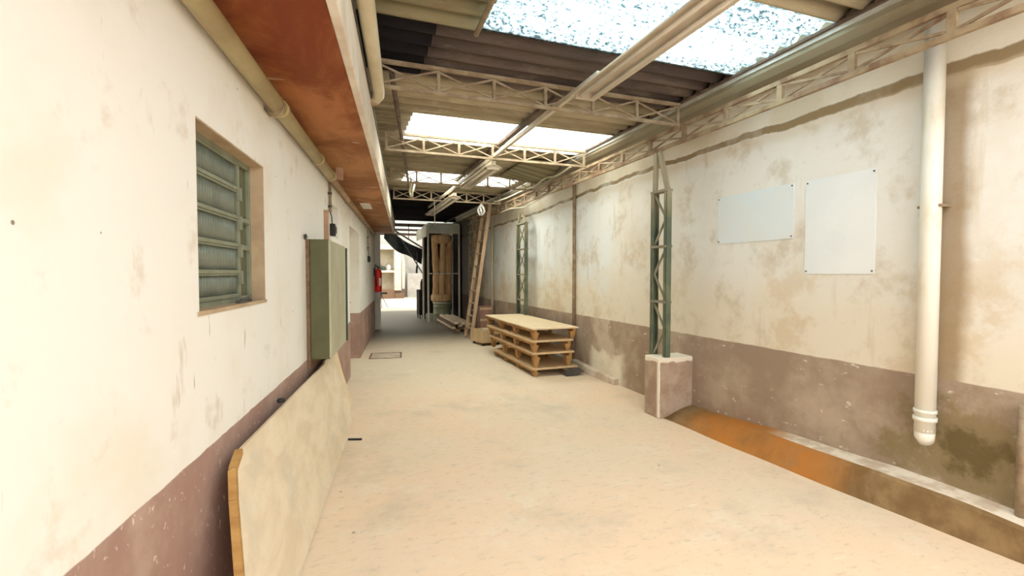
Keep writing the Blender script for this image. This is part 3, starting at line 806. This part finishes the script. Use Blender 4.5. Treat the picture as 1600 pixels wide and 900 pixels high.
# ---------------------------------------------------------------- lumber pile, each plank on its own
def plank(x0, y0, x1, y1, z, w, h, mat, label):
    L = math.hypot(x1 - x0, y1 - y0); a = math.atan2(y1 - y0, x1 - x0)
    o = MB().box(0, L, -w/2, w/2, 0, h).build('plank', mat, loc=(x0, y0, z), rz=a, bevel=.003)
    return meta(o, label, 'plank', 'planks piled beside the dust collector')
LU, LD = M['lumber'], M['lumber_dark']
rows = [('on the floor', .0, [LD, LU, LD, LU]), ('in the second layer', .070, [LU, LD, LU, LU]), ('in the third layer', .140, [LD, LU, LU]), ('on top', .210, [LU, LU, LU])]
pos = ['left', 'second', 'third', 'rightmost']
for rn, zz, ms in rows:
    for i, mm in enumerate(ms):
        xo = 2.60 + i * .135 + zz * .25
        dy = .16 * ((i * 7 + int(zz * 50)) % 4); sk = .02 * (((i * 5 + int(zz * 40)) % 5) - 2)
        plank(xo, 11.20 + dy, xo + .06 + sk, 13.70 + dy * .7, zz, .100, .058, mm,
              '%s plank %s of the lumber pile beside the dust collector' % (pos[i], rn))
for i in range(5):
    xo = 3.18 + .07 * (i % 3) + .005 * i
    plank(xo, 12.3 + .1 * i, xo - .04, 14.0 + .05 * i, (.0 if i < 3 else .08) , .065, .07, LU if i % 2 == 0 else LD,
          ['left floor-level board', 'middle floor-level board', 'right floor-level board', 'left upper board', 'right upper board'][i] + ' of the small heap right of the drum')
# crates between ladder and wall
o = thing('wooden_crate', 'reddish wooden crate standing behind the foot of the ladder', 'crate', (3.06, 10.75, 0))
MB().box(0, .28, 0, .30, 0, .70).build('body', M['redcrate'], o, bevel=.004)
for zz in (.05, .35, .62):
    MB().box(-.01, .29, -.012, 0, zz, zz + .05).build('batten', M['carton'], o)
plank(3.17, 8.8, 3.24, 10.55, .0, .10, .05, LU, 'single plank lying between the pallets and the right wall')
plank(3.04, 9.85, 3.08, 10.62, .05 - .05, .09, .06, LU, 'pale plank lying left of the single plank by the right wall')

# ---------------------------------------------------------------- dust collector
dc = thing('dust_collector', 'tall dust collector with three hanging brown filter bags in a cream frame', 'dust collector', (2.40, 14.2, 0))
for (x, y) in ((0,0),(.96,0),(0,.95),(.96,.95)):
    MB().box(x - .025, x + .025, y - .025, y + .025, 0, 2.98).build('post', M['frame_white'], dc)
MB().box(.025, .935, -.02, .02, 1.47, 1.51).build('crossbar', M['frame_white'], dc)
MB().box(.025, .935, -.03, .03, 2.72, 2.78).build('crossbar', M['frame_white'], dc)
MB().box(0, .96, -.035, .98, 2.98, 3.03).build('top_cover', M['frame_white'], dc)
MB().box(.025, .935, -.026, -.008, 2.78, 2.98).build('header_panel', M['header_green'], dc)
MB().box(-.05, -.028, .025, 2.1, 2.62, 2.95).build('side_panel', M['frame_white'], dc)
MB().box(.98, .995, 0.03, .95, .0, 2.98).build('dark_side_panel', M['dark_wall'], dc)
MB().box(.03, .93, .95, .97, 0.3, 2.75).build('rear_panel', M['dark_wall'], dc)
mb = MB().lathe([(.0,2.70),(.29,2.70),(.31,2.66),(.31,2.50),(.28,2.44),(.0,2.42)], 24, (.48,.42))
mb.build('upper_manifold', M['bag'], dc)
def bag(cx, cy, r, bend, ph):
    pts = []; rs = []
    for i in range(29):
        u = i / 28; z = .80 + 1.72 * u
        pts.append((cx + bend * math.sin(PI * u * 1.1 + ph), cy, z))
        pinch = 1 - .28 * math.exp(-((z - 1.49) / .05) ** 2)
        rs.append(r * (.86 + .12 * math.sin(PI * u) + .04 * math.sin(u * 23 + ph)) * pinch)
    MB().tube(pts, rs, 14).build('filter_bag', M['bag'], dc)
bag(.27, .34, .108, .03, .3); bag(.49, .26, .105, -.02, 1.2); bag(.72, .34, .108, -.03, .6)
MB().lathe([(0,.84),(.30,.84),(.33,.78),(.33,.66),(.30,.62),(0,.60)], 24, (.48,.42)).build('lower_manifold', M['bag'], dc)
dm = MB().lathe([(0,.0),(.27,.0),(.275,.02),(.275,.22),(.285,.235),(.275,.25),(.275,.44),(.285,.455),(.275,.47),(.275,.57),(.29,.58),(.29,.61),(.20,.66),(0,.67)], 28, (.50,.42)).build('drum', M['drum'], dc)
MB().lathe([(.288,.555),(.297,.56),(.297,.585),(.288,.59)], 28, (.50,.42)).build('drum_ring', M['frame_white'], dm)
# dark machine left of it
mc = thing('dark_machine', 'small black machine standing left of the dust collector', 'machine', (2.40, 15.4, 0))
MB().box(-.10, .12, 0, .6, .12, .95).build('body', M['dark_wall'], mc, bevel=.01)
MB().tube([(0,.1,.95),(0,.1,1.2),(.04,.1,1.3)], .05, 10).build('spout', M['dark_metal'], mc)
for x in (-.07, .09):
    for y in (.05, .55):
        MB().box(x - .02, x + .02, y - .02, y + .02, 0, .12).build('leg', M['dark_metal'], mc)

# black tarpaulin awning and its struts
def tarp(u, v):
    x = 1.25 + 1.30 * u
    z = 3.02 - .80 * u + .10 * math.sin(PI * u) * -1 + .05 * math.sin(9 * u + 2 * v) * v - .45 * v
    return (x - 1.25, v * .35 + .04 * math.sin(14 * u), z - 3.0)
aw = thing('black_awning', 'sagging black tarpaulin awning left of the dust collector', 'awning', (1.30, 16.4, 3.1))
MB().grid(tarp, 28, 8, thick=(0, .01, .012)).build('sheet', M['tarp'], aw)
MB().bar((0,0,.06), (1.32,0,-.74), .05, .05).build('rim_bar', M['dark_metal'], aw)
for hx, hz in ((.30, -.10), (.80, -.42)):
    MB().tube([(hx,0,hz),(hx,0,.08)], .012, 6).build('hanger', M['dark_metal'], aw)
MB().bar((.55,.0,-.42), (1.28,.0,-1.62), .035, .035).build('strut', M['dark_metal'], aw)
MB().bar((1.08,0,-.85), (1.08,0,-1.35), .03, .03).bar((1.08,0,-1.35), (1.06,0,-1.60), .06, .06).build('strut', M['dark_metal'], aw)

# ---------------------------------------------------------------- fire extinguisher and far stand
fe = thing('fire_extinguisher', 'red fire extinguisher hung at the far end of the left wall', 'fire extinguisher', LF(-.775, 12.45, 1.02), -LA)
MB().lathe([(0,0),(.082,0),(.09,.015),(.09,.50),(.075,.55),(.03,.585),(.026,.61),(0,.61)], 24, (.11,0)).build('cylinder', M['red'], fe)
MB().box(.095, .13, -.02, .02, .60, .64).bar((.10,0,.64),(.20,0,.70), .02, .012).bar((.10,0,.62),(.19,0,.63), .02, .012).build('valve', M['black'], fe)
MB().tube([(.11,-.02,.63),(.05,-.05,.70),(.03,-.10,.62),(.05,-.10,.35),(.08,-.10,.15)], .012, 8).build('hose', M['black'], fe)
MB().box(.135, .185, -.0945, -.075, .16, .36).build('paper_label', M['label_white'], fe)
MB().box(-.002, .02, -.03, .03, .40, .60).build('wall_bracket', M['dark_metal'], fe)
st = thing('folding_stand', 'dark spindly metal stand on the floor below the fire extinguisher', 'stand', (1.48, 20.9, 0))
for a in (0.5, 2.6, 4.7):
    MB().tube([(.0,.0,.60),(.32*math.cos(a),.32*math.sin(a),.01)], .014, 8).build('leg', M['dark_metal'], st)
MB().box(-.25, .25, -.14, .14, .60, .68).build('tray', M['black'], st, bevel=.01)

# ---------------------------------------------------------------- far yard: shelving nook, blocks, boards
sh = thing('storage_nook', 'pale open shelving frame against the far wall', 'shelf', (1.70, 29.0, 0))
MB().box(1.15, 1.55, 0, .9, .45, 3.35).build('right_upright', M['frame_white'], sh)
MB().box(-.6, 1.15, 0, .9, 2.95, 3.25).build('lintel', M['frame_white'], sh)
MB().box(-.6, 1.15, 0, .9, 1.55, 1.68).build('shelf_board', M['frame_white'], sh)
MB().box(-.6, 1.15, .85, .9, 0, 2.95).build('back_panel', M['back_tan'], sh)
MB().box(-.6, -.5, 0, .9, 0, 2.95).build('left_upright', M['frame_white'], sh)
MB().box(1.15, 1.55, .1, .9, 0, .45).build('plinth', M['lumber_dark'], sh)
for i, (x, r, h, c_, lb) in enumerate([(.1,.13,.30,'dark_metal','dark can at the left of the far shelf'),(.5,.17,.26,'cab_dark','green pot in the middle of the far shelf'),(.85,.12,.34,'label_white','white jar at the right of the far shelf')]):
    meta(MB().lathe([(0,0),(r,0),(r*1.05,h*.7),(r*.6,h*.9),(r*.6,h),(0,h)], 14).build('storage_jar', M[c_], loc=(1.70 + x, 29.4, 1.682)), lb, 'container', 'containers on the far shelf')
meta(MB().box(0, .9, 0, .5, 0, .55).box(.9, 1.5, .1, .4, 0, .28).build('timber_heap', M['lumber_dark'], loc=(1.85, 28.3, 0), bevel=.02), 'brown heap of timber on the floor before the far shelving', 'timber')
lb_ = thing('leaning_panel', 'narrow white panel leaning right of the far shelving', 'panel', (3.32, 29.2, 0), 0)
MB().prism([(0,0,.55),(.16,0,.50),(.20,.0,2.2),(-.02,0,3.05)], (0,.05,0)).build('panel', M['frame_white'], lb_)
MB().box(.02, .14, .0, .05, 0, .55).build('foot', M['lumber_dark'], lb_)
meta(MB().box(0, 2.3, 0, .3, 0, 1.5).build('low_partition', M['block_wall'], loc=(3.66, 29.4, 0), bevel=.02), 'low pale partition panel at the foot of the far block wall', 'partition')
meta(MB().box(0, 1.9, 0, .12, 0, .08).build('wall_ledge', M['lumber_dark'], loc=(4.2, 29.85, 3.05)), 'brown ledge high on the far block wall', 'ledge')

# ---------------------------------------------------------------- cables, cords
def wav(pts, n=6):
    pts = [Vector(p) for p in pts]; out = []
    for i in range(len(pts) - 1):
        p0, p1, p2, p3 = pts[max(i-1,0)], pts[i], pts[i+1], pts[min(i+2,len(pts)-1)]
        for k in range(n):
            t = k / n
            out.append(.5 * ((2*p1) + (p2-p0)*t + (2*p0-5*p1+4*p2-p3)*t*t + (3*p1-p0-3*p2+p3)*t**3))
    out.append(pts[-1]); return out
bentpipe('loose_hose', wav([(3.05,6.0,3.02),(3.06,6.5,2.99),(3.05,6.9,3.03),(3.04,7.3,2.97),(3.02,7.8,2.98),(3.0,8.6,2.97),(2.95,9.4,2.985)]), .014, M['wire'], 'pale wavy hose strung above the lattice girder', 'hose', 8)
bentpipe('sagging_cable', wav([(3.10,6.6,2.80),(3.09,7.3,2.74),(3.09,7.9,2.70),(3.09,8.6,2.765),(3.09,9.3,2.77)]), .010, M['wire'], 'thin cable sagging below the lattice girder', 'cable', 6)
bentpipe('hanging_wire', wav([(1.70,9.3,2.93),(1.76,9.6,2.75),(1.86,10.2,2.55),(2.1,12.0,2.75),(2.34,14.1,2.85)]), .009, M['wire'], 'thin wire dropping from the farthest truss to the dust collector', 'wire', 6)
bentpipe('dangling_rope', wav([(1.05,7.9,3.10),(1.07,8.0,2.98),(1.08,8.25,2.93),(1.11,8.3,2.85),(1.13,8.2,2.93),(1.17,8.3,3.05)]), .016, M['wire'], 'looped pale cord dangling at the left of the third skylight', 'cord', 8)
rg = MB()
for i in range(5):
    a = i * 1.3
    rg.tube(wav([(0,0,.0),(.05*math.cos(a),.05*math.sin(a),-.07),(.07*math.cos(a+.6),.07*math.sin(a+.6),-.15),(.03*math.cos(a+1.3),.04,-.22)], 4), .018, 8)
meta(rg.build('cord_bundle', M['white_cloth'], loc=(2.68, 9.33, 2.93)), 'white bundle of cord hanging from the farthest truss', 'cord')
# bent translucent offcut lying above the girder
bo = MB().grid(lambda u, v: (2.50 + .62*u, 6.35 + 1.35*v, 3.155 - .12 * math.sin(PI * v) * u - .05 * u * v), 10, 14, thick=(0,0,.006)).build('sagging_roof_sheet', M['roof_rust'])
meta(bo, 'loose bent sheet sagging from the roof near the right wall', 'roof sheet')

# ---------------------------------------------------------------- panels on the right wall
def panel(name, y0, y1, z0, z1, mat, label):
    o = thing(name, label, 'panel', (WX, y0, z0))
    MB().box(-.006, 0.001, 0, y1 - y0, 0, z1 - z0).build('sheet', mat, o)
    for (a, b) in ((.015,.02),(y1-y0-.015,.02),(.015,z1-z0-.02),(y1-y0-.015,z1-z0-.02)):
        MB().tube([(-.012,a,b),(-.005,a,b)], .006, 6).build('nail', M['poster_edge'], o)
panel('white_panel', 2.175, 2.695, 1.496, 2.226, M['poster'], 'white upright rectangular panel nailed to the right wall')
panel('faded_panel', 2.80, 3.615, 1.785, 2.235, M['poster2'], 'faded bluish wide panel left of the white one on the right wall')
